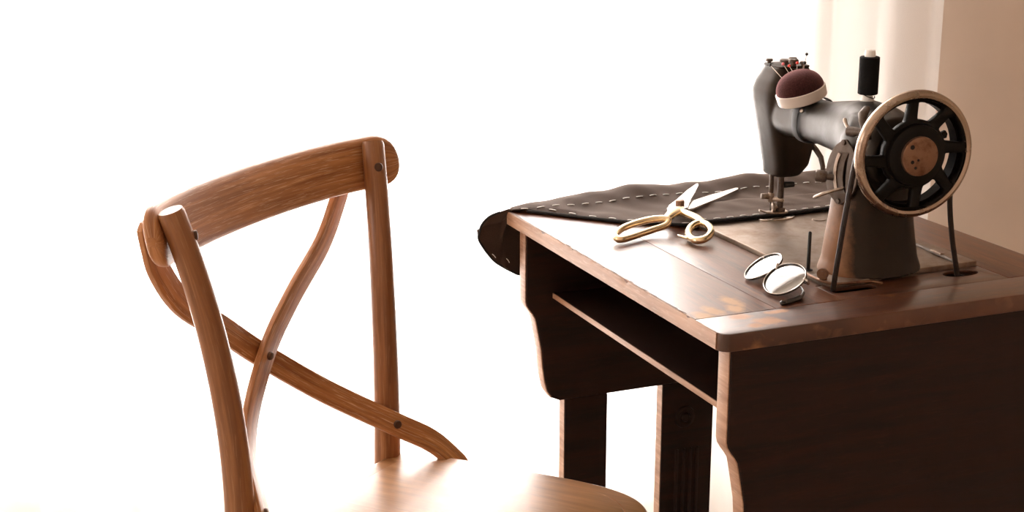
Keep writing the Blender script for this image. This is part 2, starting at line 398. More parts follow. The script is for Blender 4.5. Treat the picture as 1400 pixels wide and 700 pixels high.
add_box(bm, FX0 - .12, FX0, FY0, -0.3, 0, CEIL); add_box(bm, FX0 - .12, FX0, 1.4, FY1, 0, CEIL)
add_box(bm, FX0 - .12, FX0, -0.3, 1.4, 0, 0.5); add_box(bm, FX0 - .12, FX0, -0.3, 1.4, 2.4, CEIL)
struct('wall_left', bm, M['wall'])
bm = bmesh.new(); add_box(bm, WX1 + .01, FX1, FY1 - .015, FY1, 0, 0.09, bev=.004); struct('baseboard_back', bm, M['paint'])

def window(name, x0, x1, z0, z1, y, mull_x, mull_z, M4=None):
    fr = bmesh.new(); t = 0.05
    add_box(fr, x0, x0 + t, y - .03, y + .03, z0, z1); add_box(fr, x1 - t, x1, y - .03, y + .03, z0, z1)
    add_box(fr, x0 + t, x1 - t, y - .03, y + .03, z0, z0 + t); add_box(fr, x0 + t, x1 - t, y - .03, y + .03, z1 - t, z1)
    xs = [x0 + t] + list(mull_x) + [x1 - t]; zs = [z0 + t] + list(mull_z) + [z1 - t]
    if M4: bmesh.ops.transform(fr, matrix=M4, verts=fr.verts)
    w = struct(name, fr, M['paint'])
    for x in mull_x:
        b = box(x - .02, x + .02, y - .022, y + .022, z0 + t, z1 - t)
        if M4: bmesh.ops.transform(b, matrix=M4, verts=b.verts)
        link('mullion', b, M['paint'], w)
    for z in mull_z:
        for a, c in zip(xs, xs[1:]):
            b = box(a + .02, c - .02, y - .015, y + .015, z - .015, z + .015)
            if M4: bmesh.ops.transform(b, matrix=M4, verts=b.verts)
            link('glazing_bar', b, M['paint'], w)
    for a, c in zip(xs, xs[1:]):
        for e, f in zip(zs, zs[1:]):
            b = box(a + .004, c - .004, y - .003, y + .003, e + .004, f - .004)
            if M4: bmesh.ops.transform(b, matrix=M4, verts=b.verts)
            link('pane', b, M['pane'], w)
window('window_1', WX0, WX1, 0.06, WZ1, 2.88, (-1.62, -0.92, -0.25), (1.02,))
window('added_fill_window', -1.4, 0.3, 0.5, 2.4, 0.0, (-0.55,), (1.45,), Matrix.Translation((-2.56, 0, 0)) @ Matrix.Rotation(radians(-90), 4, 'Z'))  # unseen window, added in the left wall to let in the fill lamp

def curtain(name, label, x0, x1, y, ztop, folds, mat, seed, dense_edge=0.0):
    rnd = random.Random(seed); nx = int((x1 - x0) / 0.006); nz = 14
    ph = [rnd.uniform(0, 6.28) for _ in range(6)]
    bm = bmesh.new(); lay = bm.loops.layers.uv.verify()
    def yy(t, v):
        a = folds
        return y + a * (0.6 * sin(t * 47 + ph[0] + .25 * v) + 0.45 * sin(t * 83 + ph[1] - .2 * v) + 0.25 * sin(t * 21 + ph[2])) * (0.75 + 0.25 * v)
    g = []
    for j in range(nz + 1):
        v = j / nz; row = []
        for i in range(nx + 1):
            u = i / nx; x = x0 + (x1 - x0) * u
            row.append(bm.verts.new((x + 0.35 * folds * sin(x * 71 + ph[3]), yy(x, v), ztop + (0.012 - ztop) * v)))
        g.append(row)
    for j in range(nz):
        for i in range(nx):
            f = bm.faces.new((g[j][i], g[j][i + 1], g[j + 1][i + 1], g[j + 1][i]))
            for lp, q in zip(f.loops, ((i, j), (i + 1, j), (i + 1, j + 1), (i, j + 1))): lp[lay].uv = (q[0] / nx * (x1 - x0), q[1] / nz * ztop)
    o = link(name, bm, mat); o['label'] = label; o['category'] = 'curtain'
    return o
curtain('sheer_curtain', 'wide thin white sheer curtain glowing in front of the tall window behind chair', -2.42, 0.70, 2.66, 2.47, 0.014, M['sheer'], 3)
curtain('sheer_curtain', 'narrow cream curtain hanging in folds beside the beige wall behind sewing machine', 0.28, 0.738, 2.585, 2.47, 0.020, M['sheer_dense'], 11)
ro = thing('curtain_rod', 'white curtain rod carrying both sheer curtains above the tall window', 'curtain rod', (-0.7, 2.62, 2.49))
link('rod', tube([(-1.75, 0, 0), (1.6, 0, 0)], 0.012, 12), M['paint'], ro)
for x in (-1.6, 1.5): link('bracket', box(x - .012, x + .012, 0, 0.18, -0.01, 0.01), M['paint'], ro)

# ------------------------------------------------------------------ sewing table (frame: x = depth away, y = along the front edge to the left, z)
TANG = radians(22.376); TZ = 0.76; TA = Vector((0.22717, 1.55761, 0))
TM = Matrix.Translation(TA) @ Matrix.Rotation(TANG, 4, 'Z')
def tw_(w, u, z): return TM @ Vector((w, u, TZ + z))
tab = thing('sewing_table', 'dark worn wooden sewing table with open shelf, under the black sewing machine', 'table', TA, TANG)
TO = (0, 0, -TZ)
def tpart(name, me, mat, parent=None, label=None): return link(name, me, mat, parent or tab, TO, label)
def on_top(name, label, cat, w, u, z, group=None):
    t = thing(name, label, cat, tw_(w, u, z), TANG, group); t['off'] = 0; del t['off']; return t, (w, u, z)

TH = 0.0205; J = 0.0004
Mtop = lambda: Matrix.Translation((0, 0, -TH / 2))
LEN = 0.613; DEP = 0.525
# front board: worn, chipped front edge
def chipped_board(x0, x1, y0, y1, seedv, front='x0', corner=None):
    n = 110; rnd = random.Random(seedv); bm = bmesh.new(); rings = []
    chips = [(rnd.uniform(0.02, 0.98), rnd.uniform(0.003, 0.012), rnd.uniform(0.0006, 0.0022)) for _ in range(16)]
    for i in range(n + 1):
        t = i / n; c = sum(d * math.exp(-((t - p) / w) ** 2) for p, w, d in chips) + rnd.uniform(0, 0.0003)
        cb = sum(d * 0.6 * math.exp(-((t - (1 - p)) / w) ** 2) for p, w, d in chips)
        y = y0 + (y1 - y0) * t
        rings.append([Vector(q) for q in ((x0 + .0012 + c, y, 0), (x0 + c * .4, y, -.0012 - c), (x0, y, -.006), (x0, y, -TH + .004), (x0 + cb * .3, y, -TH + .001 + cb), (x0 + .0015 + cb, y, -TH), (x1, y, -TH), (x1, y, -.0008), (x1 - .0005, y, 0), (x0 + (x1 - x0) * .4, y, 0))])
    add_loft(bm, rings)
    return bm
fb = tpart('front_board', chipped_board(0, 0.1055 - J, 0.062 + J, LEN, 5), M['top_u'])
# the bare front edge strip of the board, lighter where the finish has worn off
tpart('edge_strip', chipped_board(-0.0012, 0.0004, 0.0125, LEN, 6), M['edge'], None, 'pale worn front edge')
arc = [(0.0125 - 0.0125 * cos(a), 0.0125 - 0.0125 * sin(a)) for a in [k * pi / 16 for k in range(0, 9)]]
tpart('end_board', plate([[(0.0, 0.062 - J)] + arc + [(DEP, 0.0), (DEP, 0.062 - J)]], TH, 0.0012, Mtop()), M['top_w'])
tpart('back_board', plate([[(0.4355 + J, 0.062 + J), (DEP, 0.062 + J), (DEP, LEN), (0.4355 + J, LEN)]], TH, 0.0008, Mtop()), M['top_u'])
tpart('flap_board', plate([[(0.1055 + J, 0.062 + J), (0.1970, 0.062 + J), (0.1970, 0.122), (0.2051, 0.122), (0.2051, LEN), (0.1055 + J, LEN)]], TH, 0.0008, Mtop()), M['top_u'])
tpart('left_board', plate([[(0.2066, 0.498), (0.4355 - J, 0.498), (0.4355 - J, LEN), (0.2066, LEN)]], TH, 0.0008, Mtop()), M['top_u'])
hole_f = rrect(0.2025, 0.264, 0.0875, 0.1050, 0.007)
hole_r = [(0.3945 + 0.0255 * cos(a), 0.102 + 0.0125 * sin(a)) for a in [2 * pi * k / 24 for k in range(24)]]
tpart('belt_plate', plate([[(0.1975, 0.062 + J), (0.4355 - J, 0.062 + J), (0.4355 - J, 0.1205), (0.1975, 0.1205)], hole_f, hole_r], 0.004, 0.0003, Matrix.Translation((0, 0, -0.0024))), M['top_w'])
# end panels with their stepped front profile
prof = [(0.0135, -TH), (0.0135, -0.128)] + [(0.0135 + 0.0165 * (0.5 - 0.5 * cos(pi * t)), -0.128 - 0.034 * t) for t in (.2, .4, .6, .8, 1)] + \
       [(0.0345, -0.185), (0.0385, -0.206), (0.0405, -0.230), (0.0435, -0.252), (0.048, -0.270), (0.056, -0.282), (0.068, -0.2875)]
bot = [(0.512, -0.2875), (0.512, -TH)]
for u0, u1, lab in ((0.0035, 0.029, None), (0.575, 0.598, None)):
    MP = Matrix(((1, 0, 0, 0), (0, 0, 1, (u0 + u1) / 2), (0, 1, 0, 0), (0, 0, 0, 1)))
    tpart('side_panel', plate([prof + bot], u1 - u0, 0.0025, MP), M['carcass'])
    tpart('front_lipping', strip([(w - 0.0006, (u0 + u1) / 2, z) for w, z in prof[:-1]], u1 - u0 - .003, 0.0014, [(0, 1, 0)] * (len(prof) - 1)), M['edge'], None, 'paler worn front edge of the panel')
    for w0, w1, post in ((0.077, 0.147, 0), (0.241, 0.330, 1), (0.417, 0.487, 0)):
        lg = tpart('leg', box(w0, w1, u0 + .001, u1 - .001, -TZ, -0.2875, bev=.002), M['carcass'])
        tpart('leg_edging', box(w0 - .0008, w0 + .0004, u0 + .003, u1 - .003, -TZ + .01, -0.289), M['edge'], lg, 'paler worn edge')
        if post:
            wc = (w0 + w1) / 2
            tpart('rosette', lathe([(0, .006), (.006, .006), (.008, .003), (.012, .005), (.017, .003), (.018, 0)], axis_m((wc - .006, u0 + .0015, -0.345), (0, -1, 0))), M['carcass'], lg)
            for k in (-.018, -.006, .006, .018):
                tpart('flute', tube([(wc + k, u0 + .001, -0.40), (wc + k, u0 + .001, -TZ + .02)], 0.0035, 8, round_end=True), M['carcass'], lg)
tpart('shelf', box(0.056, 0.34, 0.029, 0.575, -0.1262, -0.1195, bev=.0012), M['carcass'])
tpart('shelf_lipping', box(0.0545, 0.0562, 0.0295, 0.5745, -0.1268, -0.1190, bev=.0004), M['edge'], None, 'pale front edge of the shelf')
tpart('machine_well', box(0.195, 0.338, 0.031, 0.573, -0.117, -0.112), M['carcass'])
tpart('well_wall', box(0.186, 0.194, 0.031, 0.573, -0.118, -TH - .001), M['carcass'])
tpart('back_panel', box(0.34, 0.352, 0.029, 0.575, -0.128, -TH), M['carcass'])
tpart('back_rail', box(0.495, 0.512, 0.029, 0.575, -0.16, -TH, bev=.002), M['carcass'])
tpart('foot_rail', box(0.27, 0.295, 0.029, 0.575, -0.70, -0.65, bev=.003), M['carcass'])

# ------------------------------------------------------------------ sewing machine
sm, SO = on_top('sewing_machine', 'antique black sewing machine with chrome-rimmed hand wheel on the wooden table', 'sewing machine', 0.32, 0.30, 0.0)
def mp(name, me, mat, parent=None, label=None): return link(name, me, mat, parent or sm, SO, label)
YAW = 0.1
def cw_(u): return 0.298 + YAW * (u - 0.085)
mp('bed', plate([[(0.2072, 0.496), (0.2072, 0.1228), (0.4350, 0.1228), (0.4350, 0.496)]], 0.013, 0.0012, Matrix.Translation((0, 0, -0.001))), M['bed'])
apron = [(0.2072, 0.150), (0.2072, 0.128)] + [(0.2072 + .012 * (1 - cos(a)), 0.118 - .014 * sin(a)) for a in [k * pi / 10 for k in range(0, 6)]] + [(0.262, 0.1065), (0.285, 0.112), (0.302, 0.1213), (0.302, 0.150)]
mp('bed_apron', plate([apron], 0.0055, 0.0008, Matrix.Translation((0, 0, 0.0030))), M['bed'])

body = bmesh.new()
def ring_wu(z, wc, hw, uc, hu, e=2.3, n=40):
    out = []
    for k in range(n):
        a = 2 * pi * k / n; c, s = cos(a), sin(a)
        out.append(Vector((wc + hw * math.copysign(abs(c) ** (2 / e), c), uc + hu * math.copysign(abs(s) ** (2 / e), s), z)))
    return out
def ring_wz(u, wc, hw, zc, hz, e=2.4, n=40):
    out = []
    for k in range(n):
        a = 2 * pi * k / n; c, s = cos(a), sin(a)
        out.append(Vector((wc + hw * math.copysign(abs(c) ** (2 / e), c), u, zc + hz * math.copysign(abs(s) ** (2 / e), s))))
    return out
# pillar
pil = [(0.0040, .294, .066, .152, .050), (0.010, .2945, .0645, .153, .048), (0.020, .295, .061, .154, .045), (0.045, .2955, .0575, .156, .042),
       (0.075, .2965, .0525, .158, .040), (0.105, .2985, .0495, .160, .039), (0.135, .300, .0475, .160, .040), (0.165, .301, .043, .160, .040), (0.195, .302, .032, .162, .030)]
add_loft(body, [ring_wu(*q) for q in pil])
# arm
arm = [(0.112, .036, .150, .036), (0.122, .043, .154, .043), (0.16, .045, .158, .046), (0.20, .040, .1655, .0395), (0.25, .034, .1635, .0325),
       (0.30, .0300, .1590, .0275), (0.35, .0295, .1570, .0275), (0.385, .0300, .1580, .032), (0.41, .030, .160, .036)]
add_loft(body, [ring_wz(u, cw_(u), hw, zc, hz) for u, hw, zc, hz in arm])
# head
head = [(.0635, .318, .352, .404, .446), (.0665, .3155, .357, .400, .449), (.080, .3135, .366, .3935, .450), (.11, .3065, .372, .390, .451), (.14, .300, .372, .389, .452), (.17, .2935, .370, .388, .453),
        (.185, .2925, .369, .388, .453), (.198, .297, .366, .390, .451), (.208, .304, .362, .393, .448), (.2165, .308, .359, .395, .446)]
add_loft(body, [ring_wu(z, (a + b) / 2, (b - a) / 2, (c + d) / 2, (d - c) / 2, e=4.2) for z, a, b, c, d in head])
bmesh.ops.recalc_face_normals(body, faces=body.faces[:])
me = bpy.data.meshes.new('body'); body.to_mesh(me); body.free()
o = bpy.data.objects.new('body', me); COL.objects.link(o)
md = o.modifiers.new('r', 'REMESH'); md.mode = 'VOXEL'; md.voxel_size = 0.0021
md = o.modifiers.new('s', 'SMOOTH'); md.iterations = 7; md.factor = 0.5
me = smooth_mesh(evaluated(o), 0); me.polygons.foreach_set('use_smooth', [True] * len(me.polygons))
mp('cast_body', me, M['iron'])

# hand wheel, local frame: x right, y up, z towards the operator's right end
WC = Vector((0.298, 0.085, 0.160))
WMx = Matrix(((cos(YAW), 0, -sin(YAW), WC.x), (-sin(YAW), 0, -cos(YAW), WC.y), (0, 1, 0, WC.z), (0, 0, 0, 1)))
holes = []
for k in range(8):
    a0 = radians(k * 45 + 22.5 + 4); ro_, ri = 0.0645, 0.0415; pts = []
    for t in [q / 8 for q in range(9)]:
        h = (1 - 2 * t) * (radians(22.5) - 0.0062 / ro_); pts.append((ro_, a0 - h * 1.0))
    for t in [q / 6 for q in range(7)]:
        h = (2 * t - 1) * (radians(22.5) - 0.0068 / ri - .02); pts.append((ri, a0 - h + .10))
    lp = [Vector((r * cos(a), r * sin(a))) for r, a in pts]
    # round the corners
    sm_ = []
    for i in range(len(lp)):
        p, q, r = lp[i - 1], lp[i], lp[(i + 1) % len(lp)]
        if (q - p).normalized().dot((r - q).normalized()) < 0.7:
            d1 = min(.005, (p - q).length * .6); d2 = min(.005, (r - q).length * .6)
            A_, B_ = q + (p - q).normalized() * d1, q + (r - q).normalized() * d2
            for t in (0, .25, .5, .75, 1): sm_.append((A_ * (1 - t) ** 2 + q * 2 * t * (1 - t) + B_ * t * t))
        else: sm_.append(q)
    holes.append([(v.x, v.y) for v in sm_])
circ = lambda r, n=72: [(r * cos(2 * pi * k / n), r * sin(2 * pi * k / n)) for k in range(n)]
hw_ = mp('hand_wheel', plate([circ(0.0695)] + holes, 0.010, 0.0028, WMx @ Matrix.Translation((0, 0, -0.001)), res=3), M['wheel'])
mp('wheel_rim', lathe([(.0668, -.0062), (.0700, -.0078), (.0735, -.0068), (.0757, -.0030), (.0762, .0), (.0757, .0030), (.0738, .0062), (.0705, .0076), (.0672, .0062), (.0660, .002), (.0660, -.003), (.0668, -.0062)], WMx, 96), M['chrome'], hw_, 'polished chrome rim')
mp('wheel_hub', lathe([(0, -.018), (.034, -.018), (.037, -.004), (.0375, .004), (.036, .009), (.029, .012), (0, .012)], WMx, 64), M['wheel'], hw_)
mp('hub_cap', lathe([(0, .0165), (.0215, .0165), (.0232, .0155), (.0236, .0135), (.0236, .010)], WMx, 48), M['brass'], hw_, 'worn brass disc in the wheel centre')
for x, y, r in ((-.0118, .0118, .0028), (-.0105, -.006, .0022), (-.003, -.004, .0015), (-.006, -.013, .0017)):
    mp('hub_screw', lathe([(0, .0172), (r, .0170), (r, .0160)], WMx @ Matrix.Translation((x, y, 0)), 12), M['void'], hw_)
mp('belt_pulley', lathe([(.0610, -.004), (.0660, -.006), (.0665, -.009), (.0625, -.0125), (.0625, -.0150), (.0665, -.0185), (.0650, -.021), (.0610, -.020), (.0610, -.004)], WMx, 64), M['wheel'], hw_)
mp('wheel_shaft', lathe([(.013, -.032), (.013, -.06)], WMx, 20), M['dark_steel'])
# little latch projecting beside the hub
mp('clutch_latch', plate([[(0, 0), (.012, .002), (.013, .007), (.010, .011), (.002, .008)]], .005, .0008, WMx @ Matrix.Translation((.0335, .014, -.006))), M['wheel'], hw_)

# stitch regulator plate on the pillar front
leaf = []
for k in range(40):
    t = k / 40 * 2 * pi; leaf.append((0.0245 * sin(t) * (1 - .10 * cos(t)), 0.0375 * cos(t) * (1 if abs(sin(t)) > .18 else 1.06)))
LMx = axis_m((0.2455, 0.1515, 0.1305), (-1, -0.22, 0.05), (0.22, -1, 0))
def Lm(x, y, z=0): return LMx @ Matrix.Translation((x, y, z))
LMx = axis_m((0.2470, 0.1515, 0.1295), (-1, -0.25, 0.06)); LMx = LMx @ Matrix.Rotation(-pi / 2, 4, 'Z')
slot = [(.0045 + .0022 * cos(a) + .004 * (sin(a)) ** 2, .024 * sin(a)) for a in [2 * pi * k / 20 for k in range(20)]]
rp_ = mp('regulator_plate', plate([leaf, slot], .004, .0008, LMx), M['dark_steel'])
mp('regulator_slot', box(-.004, .012, -.027, .027, -.0032, -.0026), M['void'], rp_); rp_.children[0].data.transform(Matrix.Translation(-Vector(SO)) @ LMx @ Matrix.Translation(Vector(SO)))
mp('slot_rib', strip([LMx @ Vector((-.009 + .004 * (y / .02) ** 2, y, .003)) for y in [-.022 + .0044 * q for q in range(11)]], .0045, .002, [LMx.to_3x3() @ Vector((1, 0, 0))] * 11), M['steel'], rp_)
for y in (.036, -.036): mp('plate_screw', lathe([(0, .005), (.0028, .0045), (.0034, .002), (.0034, 0)], LMx @ Matrix.Translation((0, y, 0)), 14), M['dark_steel'], rp_)
lv = LMx @ Vector((.004, -.019, .002))
mp('regulator_lever', tube([lv, lv + Vector((-.010, .004, -.003)), lv + Vector((-.020, .012, -.008)), lv + Vector((-.026, .017, -.012))], [.003, .003, .0038, .0036], 10, squash=.6, round_end=True), M['steel'])
kb = LMx @ Vector((-.011, -.008, .002))
mp('feed_knob', lathe([(.004, 0), (.004, .008), (.0068, .009), (.0075, .012), (.0075, .020), (.006, .022), (0, .0222)], axis_m(kb, (-.8, .62, 0.02)), 20), M['dark_steel'])
# levers high on the pillar, behind the wheel
mp('thread_lever', tube([(0.262, 0.1745, 0.188), (0.2615, 0.1705, 0.183), (0.262, 0.1645, 0.1785), (0.264, 0.158, 0.1775)], [.0028, .0022, .0022, .003], 8, round_end=True), M['steel'])
mp('lever_boss', lathe([(0, 0), (.0055, .0005), (.006, .003), (.006, .022), (.004, .024), (0, .024)], axis_m((0.2590, 0.1640, 0.1765), (.45, -.9, 0)), 18), M['dark_steel'])
mp('bobbin_winder', tube([(0.268, 0.1405, 0.2065), (0.262, 0.138, 0.201), (0.2585, 0.134, 0.194), (0.2605, 0.1305, 0.188), (0.258, 0.127, 0.1815), (0.262, 0.124, 0.176)], [.005, .0062, .0048, .0062, .005, .0045], 10, squash=.7, round_end=True), M['dark_steel'])
mp('spool_pin', lathe([(.0026, 0), (.0026, .060), (.0015, .062)], axis_m((0.311, 0.2000, 0.1985), (0, 0, 1)), 12), M['steel'])
# head fittings
mp('head_cover', plate([rrect(0.3100, 0.3575, 0.3970, 0.4450, .006)], .003, .0008, Matrix.Translation((0, 0, .2175))), M['iron'])
for w, u, r, h in ((.316, .437, .0048, .006), (.331, .419, .0085, .007), (.333, .403, .007, .009), (.345, .398, .0045, .006), (.349, .43, .006, .007)):
    mp('tension_knob', lathe([(r * .6, 0), (r * .6, h * .4), (r, h * .45), (r, h * .85), (r * .8, h), (0, h)], axis_m((w, u, .219), (0, 0, 1)), 18), M['dark_steel'])
nb = (0.3195, 0.4225)
mp('needle_bar', lathe([(.0033, .026), (.0033, .068)], axis_m((nb[0], nb[1], 0), (0, 0, 1)), 14), M['dark_steel'])
mp('needle_clamp', lathe([(0, -.008), (.0042, -.0075), (.0045, 0), (.004, .010), (0, .0105)], axis_m((nb[0] - .004, nb[1] + .001, .0345), (-1, .3, 0)), 14), M['steel'])
mp('needle_clamp', lathe([(.0045, 0), (.0048, .003), (.0048, .011), (.0040, .013), (0, .013)], axis_m((nb[0], nb[1], .0265), (0, 0, 1)), 14), M['steel'])
mp('needle', lathe([(.0009, .028), (.0008, .009), (.0002, .0065)], axis_m((nb[0], nb[1], 0), (0, 0, 1)), 8), M['dark_steel'])
pb = (0.3290, 0.4130)
mp('presser_bar', lathe([(.0044, .016), (.0044, .075)], axis_m((pb[0], pb[1], 0), (0, 0, 1)), 14), M['dark_steel'])
mp('thread_guide', tube([(nb[0], nb[1], .0305), (pb[0] - .004, pb[1] + .002, .031), (pb[0] + .001, pb[1] - .004, .0305)], [.003, .0035, .003], 10, round_end=True), M['steel'])
mp('thumb_screw', lathe([(0, -.006), (.003, -.006), (.003, 0), (.0066, .001), (.0066, .005), (.004, .006), (0, .006)], axis_m((pb[0] - .0055, pb[1] + .0025, .0290 - .009), (-1, .3, 0)), 18), M['steel'])
mp('presser_shank', box(pb[0] - .005, pb[0] + .006, pb[1] - .005, pb[1] + .005, .0115, .020, bev=.0015), M['dark_steel'])
mp('presser_foot', strip([(pb[0] + .010, pb[1] - .002, .0135), (pb[0] + .001, pb[1], .0128), (pb[0] - .010, pb[1] + .002, .0128), (pb[0] - .020, pb[1] + .004, .0135), (pb[0] - .029, pb[1] + .007, .0165)], [.011, .013, .013, .011, .007], .0024, [(0, 1, 0)] * 5), M['steel'])
mp('needle_plate', plate([[(0.3205 + .0285 * cos(a), .4080 + .0135 * sin(a)) for a in [2 * pi * k / 40 for k in range(40)]]], .0024, .0006, Matrix.Translation((0, 0, .0064))), M['bright_steel'], None, 'bright oval steel plate under the needle')
mp('lifter_lever', tube([(0.369, 0.404, 0.108), (0.372, 0.396, 0.101), (0.375, 0.388, 0.092), (0.375, 0.382, 0.080), (0.374, 0.379, 0.070), (0.373, .3785, .063)], [.0035, .0040, .0038, .0034, .003, .002], 10, round_end=True), M['dark_steel'])
mp('presser_screw', lathe([(0, .014), (.004, .0135), (.0045, 0)], axis_m((pb[0] + .004, pb[1] - .003, .052), (1, -.1, 0)), 12), M['black'])
# bed fittings
mp('bobbin_pin', lathe([(.0058, .004), (.0058, .0062), (.0024, .007), (.0022, .053), (.0012, .0545), (0, .0546)], axis_m((0.2167, 0.1680, 0.0), (0, 0, 1)), 14), M['black'], None, 'thin black upright pin on the bed')
mp('bed_rim', tube(spline([(0.209, 0.170, .0055), (0.2045, 0.152, .0062), (0.2025, 0.134, .0065), (0.2040, 0.1150, .0065), (0.2140, 0.1015, .0065), (0.2350, 0.0985, .0065), (0.2550, 0.0970, .0062), (0.2690, 0.0905, .0045)], 6), .0017, 8, round_end=True), M['brass'])
mp('bed_screw', lathe([(0, .007), (.0030, .007), (.0032, .0058), (.0050, .0058), (.0064, .006), (.0068, .003), (.0068, 0)], axis_m((0.2085, 0.1235, 0.0135), (-.75, -.66, .25)), 24), M['brass'])
mp('bed_screw_post', lathe([(.0045, .004), (.0040, .012)], axis_m((0.211, 0.1255, 0), (0, 0, 1)), 14), M['brass'])
mp('hinge_rod', tube([(0.4145, 0.245, .006), (0.4095, 0.185, .0066), (0.4065, 0.150, .0066), (0.4045, 0.1225, .0060)], .0024, 8, round_end=True), M['dark_steel'])
mp('hinge_clip', strip([(0.4080, 0.177, .0092), (0.4070, 0.155, .0092)], .0055, .002, [(1, 0, 0)] * 2), M['steel'], None, 'pale metal clip on the rod')
mp('inspection_disc', lathe([(0, .0070), (.009, .0070), (.0098, .0062), (.0098, .005)], axis_m((0.372, 0.380, -.0005), (0, 0, 1)), 24), M['bed'])

# leather drive belt: a closed loop over the pulley and down through the two slots
bl, BO = on_top('drive_belt', 'round dark leather belt from the hand wheel down through the table slots', 'belt', 0.298, 0.104, 0.0)
pc = WMx @ Vector((0, 0, -.0138))
bpts = [(0.1960, 0.0985, -.10), (0.2075, 0.1000, 0.0), (0.2160, .1020, .06), (0.2265, .1050, .120)]
for k in range(0, 7): a = pi - k * pi / 6; bpts.append((pc.x + .0660 * cos(a), pc.y - .0066 * cos(a), pc.z + .0660 * sin(a)))
bpts += [(0.3650, .0970, .105), (0.3760, .1010, .05), (0.3880, .1005, 0.0), (0.405, .1000, -.08), (0.30, .0985, -.30)]
link('belt_cord', tube(spline(bpts, 6, closed=True), .0033, 8, closed=True), M['leather'], bl, BO)

# thread spool on its pin
sp, SPO = on_top('thread_spool', 'spool of black thread on a white core atop the sewing machine', 'thread spool', 0.311, 0.2000, 0.2040)
def sprof():
    out = [(.0040, .0085), (.0110, .0085)]
    for k in range(42): out += [(.0121, .0092 + k * .00108), (.0125, .0092 + k * .00108 + .0005)]
    return out + [(.0110, .0550), (.0040, .0550)]
link('thread', lathe(sprof(), Matrix.Translation((0, 0, 0)), 28), M['thread'], sp, label='black wound thread')
link('core', lathe([(.0032, 0), (.0088, 0), (.0088, .0015), (.0068, .003), (.0066, .0085), (.0066, .0600), (.0060, .0625), (.0032, .0630), (.0032, 0)], None, 28), M['core'], sp, label='white plastic core')
link('thread_tail', tube(spline([(-.0105, -.006, .0095), (-.004, -.0095, .006), (.004, -.0085, .0045), (.009, -.002, .0055)], 5), .0006, 6), M['thread'], sp)

# pincushion strapped on the arm
CT = radians(18)
pcu, PO = on_top('pincushion', 'plum velvet wrist pincushion with white band strapped round the sewing machine arm', 'pincushion', 0.310, 0.330, 0.1850)
PAX = Vector((-sin(CT), 0.05, cos(CT))).normalized()
PMx = axis_m((-.0055, 0.002, 0.0), PAX, (1, 0, 0))
R0 = 0.0325
link('base_band', lathe([(0, 0), (R0 - .002, 0), (R0 - .0005, .0008), (R0, .002), (R0 + .0008, .0145), (R0 - .001, .0152), (0, .0150)], PMx, 56), M['band'], pcu, label='white plastic band')
dome = [(R0 - .0012, .0140)] + [((R0 - .0008) * cos(a) ** .92, .0150 + .0255 * sin(a)) for a in [k * pi / 2 / 14 for k in range(1, 15)]]
link('velvet_dome', lathe(dome, PMx, 56), M['felt'], pcu, label='plum velvet dome')
uu = 0.330
aw, ah, az = .0325, .0305, .1575
sp_pts = []
for k in range(28):
    a = radians(100) + radians(340) * k / 27
    c, s = cos(a), sin(a)
    sp_pts.append((cw_(uu) + aw * math.copysign(abs(c) ** .85, c), uu + .002 * c, az + ah * math.copysign(abs(s) ** .85, s)))
link('strap', strip(sp_pts, .0125, .0016, [(0, 1, 0)] * 28), M['strap'], pcu, PO, 'dark grey strap')
link('strap_rivet', lathe([(0, .003), (.0025, .0025), (.003, 0)], axis_m((cw_(uu) - .031, uu - .0175, .1745), (-1, -.3, .3)), 12), M['steel'], pcu, PO)

def pin(label, mat, tip, hd, r=.0021):
    """tip inside the dome, hd = head position, table frame"""
    t, off = on_top('dressmaking_pin', label, 'pin', *hd, group='pins stuck in the pincushion')
    d = Vector(tip) - Vector(hd)
    link('shaft', tube([(0, 0, 0), tuple(d)], .00042, 6), M['steel'], t)
    link('head', lathe([(r * sin(a), r * cos(a)) for a in [k * pi / 10 for k in range(11)]], None, 14), mat, t)
top = Vector(PO) + PMx @ Vector((0, 0, .036))
def dome_pt(x, y, z=.03): return tuple(Vector(PO) + PMx @ Vector((x, y, z)))
pin('tallest pin with a black head standing upright on the pincushion top', M['pin_black'], dome_pt(.006, -.002), (0.312, 0.3401, 0.2438))
pin('shorter upright pin with a black head in front of the tallest pin', M['pin_black'], dome_pt(.003, -.001), (0.306, 0.335, 0.2333))
pin('upright pin with a red head just left of the two black upright pins', M['pin_red'], dome_pt(.006, .013, .026), (0.312, 0.3615, 0.2294))
pin('leaning pin with a red head at the back left of the pincushion', M['pin_red'], dome_pt(.010, .017, .022), (0.314, 0.3837, 0.2224))
pin('pin with a red head pushed deep into the front of the velvet', M['pin_red'], dome_pt(-.012, .008, .026), (0.2865, 0.3305, 0.2163))
pin('pin with a pink head slanting left out of the pincushion', M['pin_pink'], dome_pt(.004, .016, .022), (0.305, 0.385, 0.2252))
pin('lowest slanting pin with a black head at far left above the machine head', M['pin_black'], dome_pt(-.002, .022, .018), (0.298, 0.4055, 0.2213))

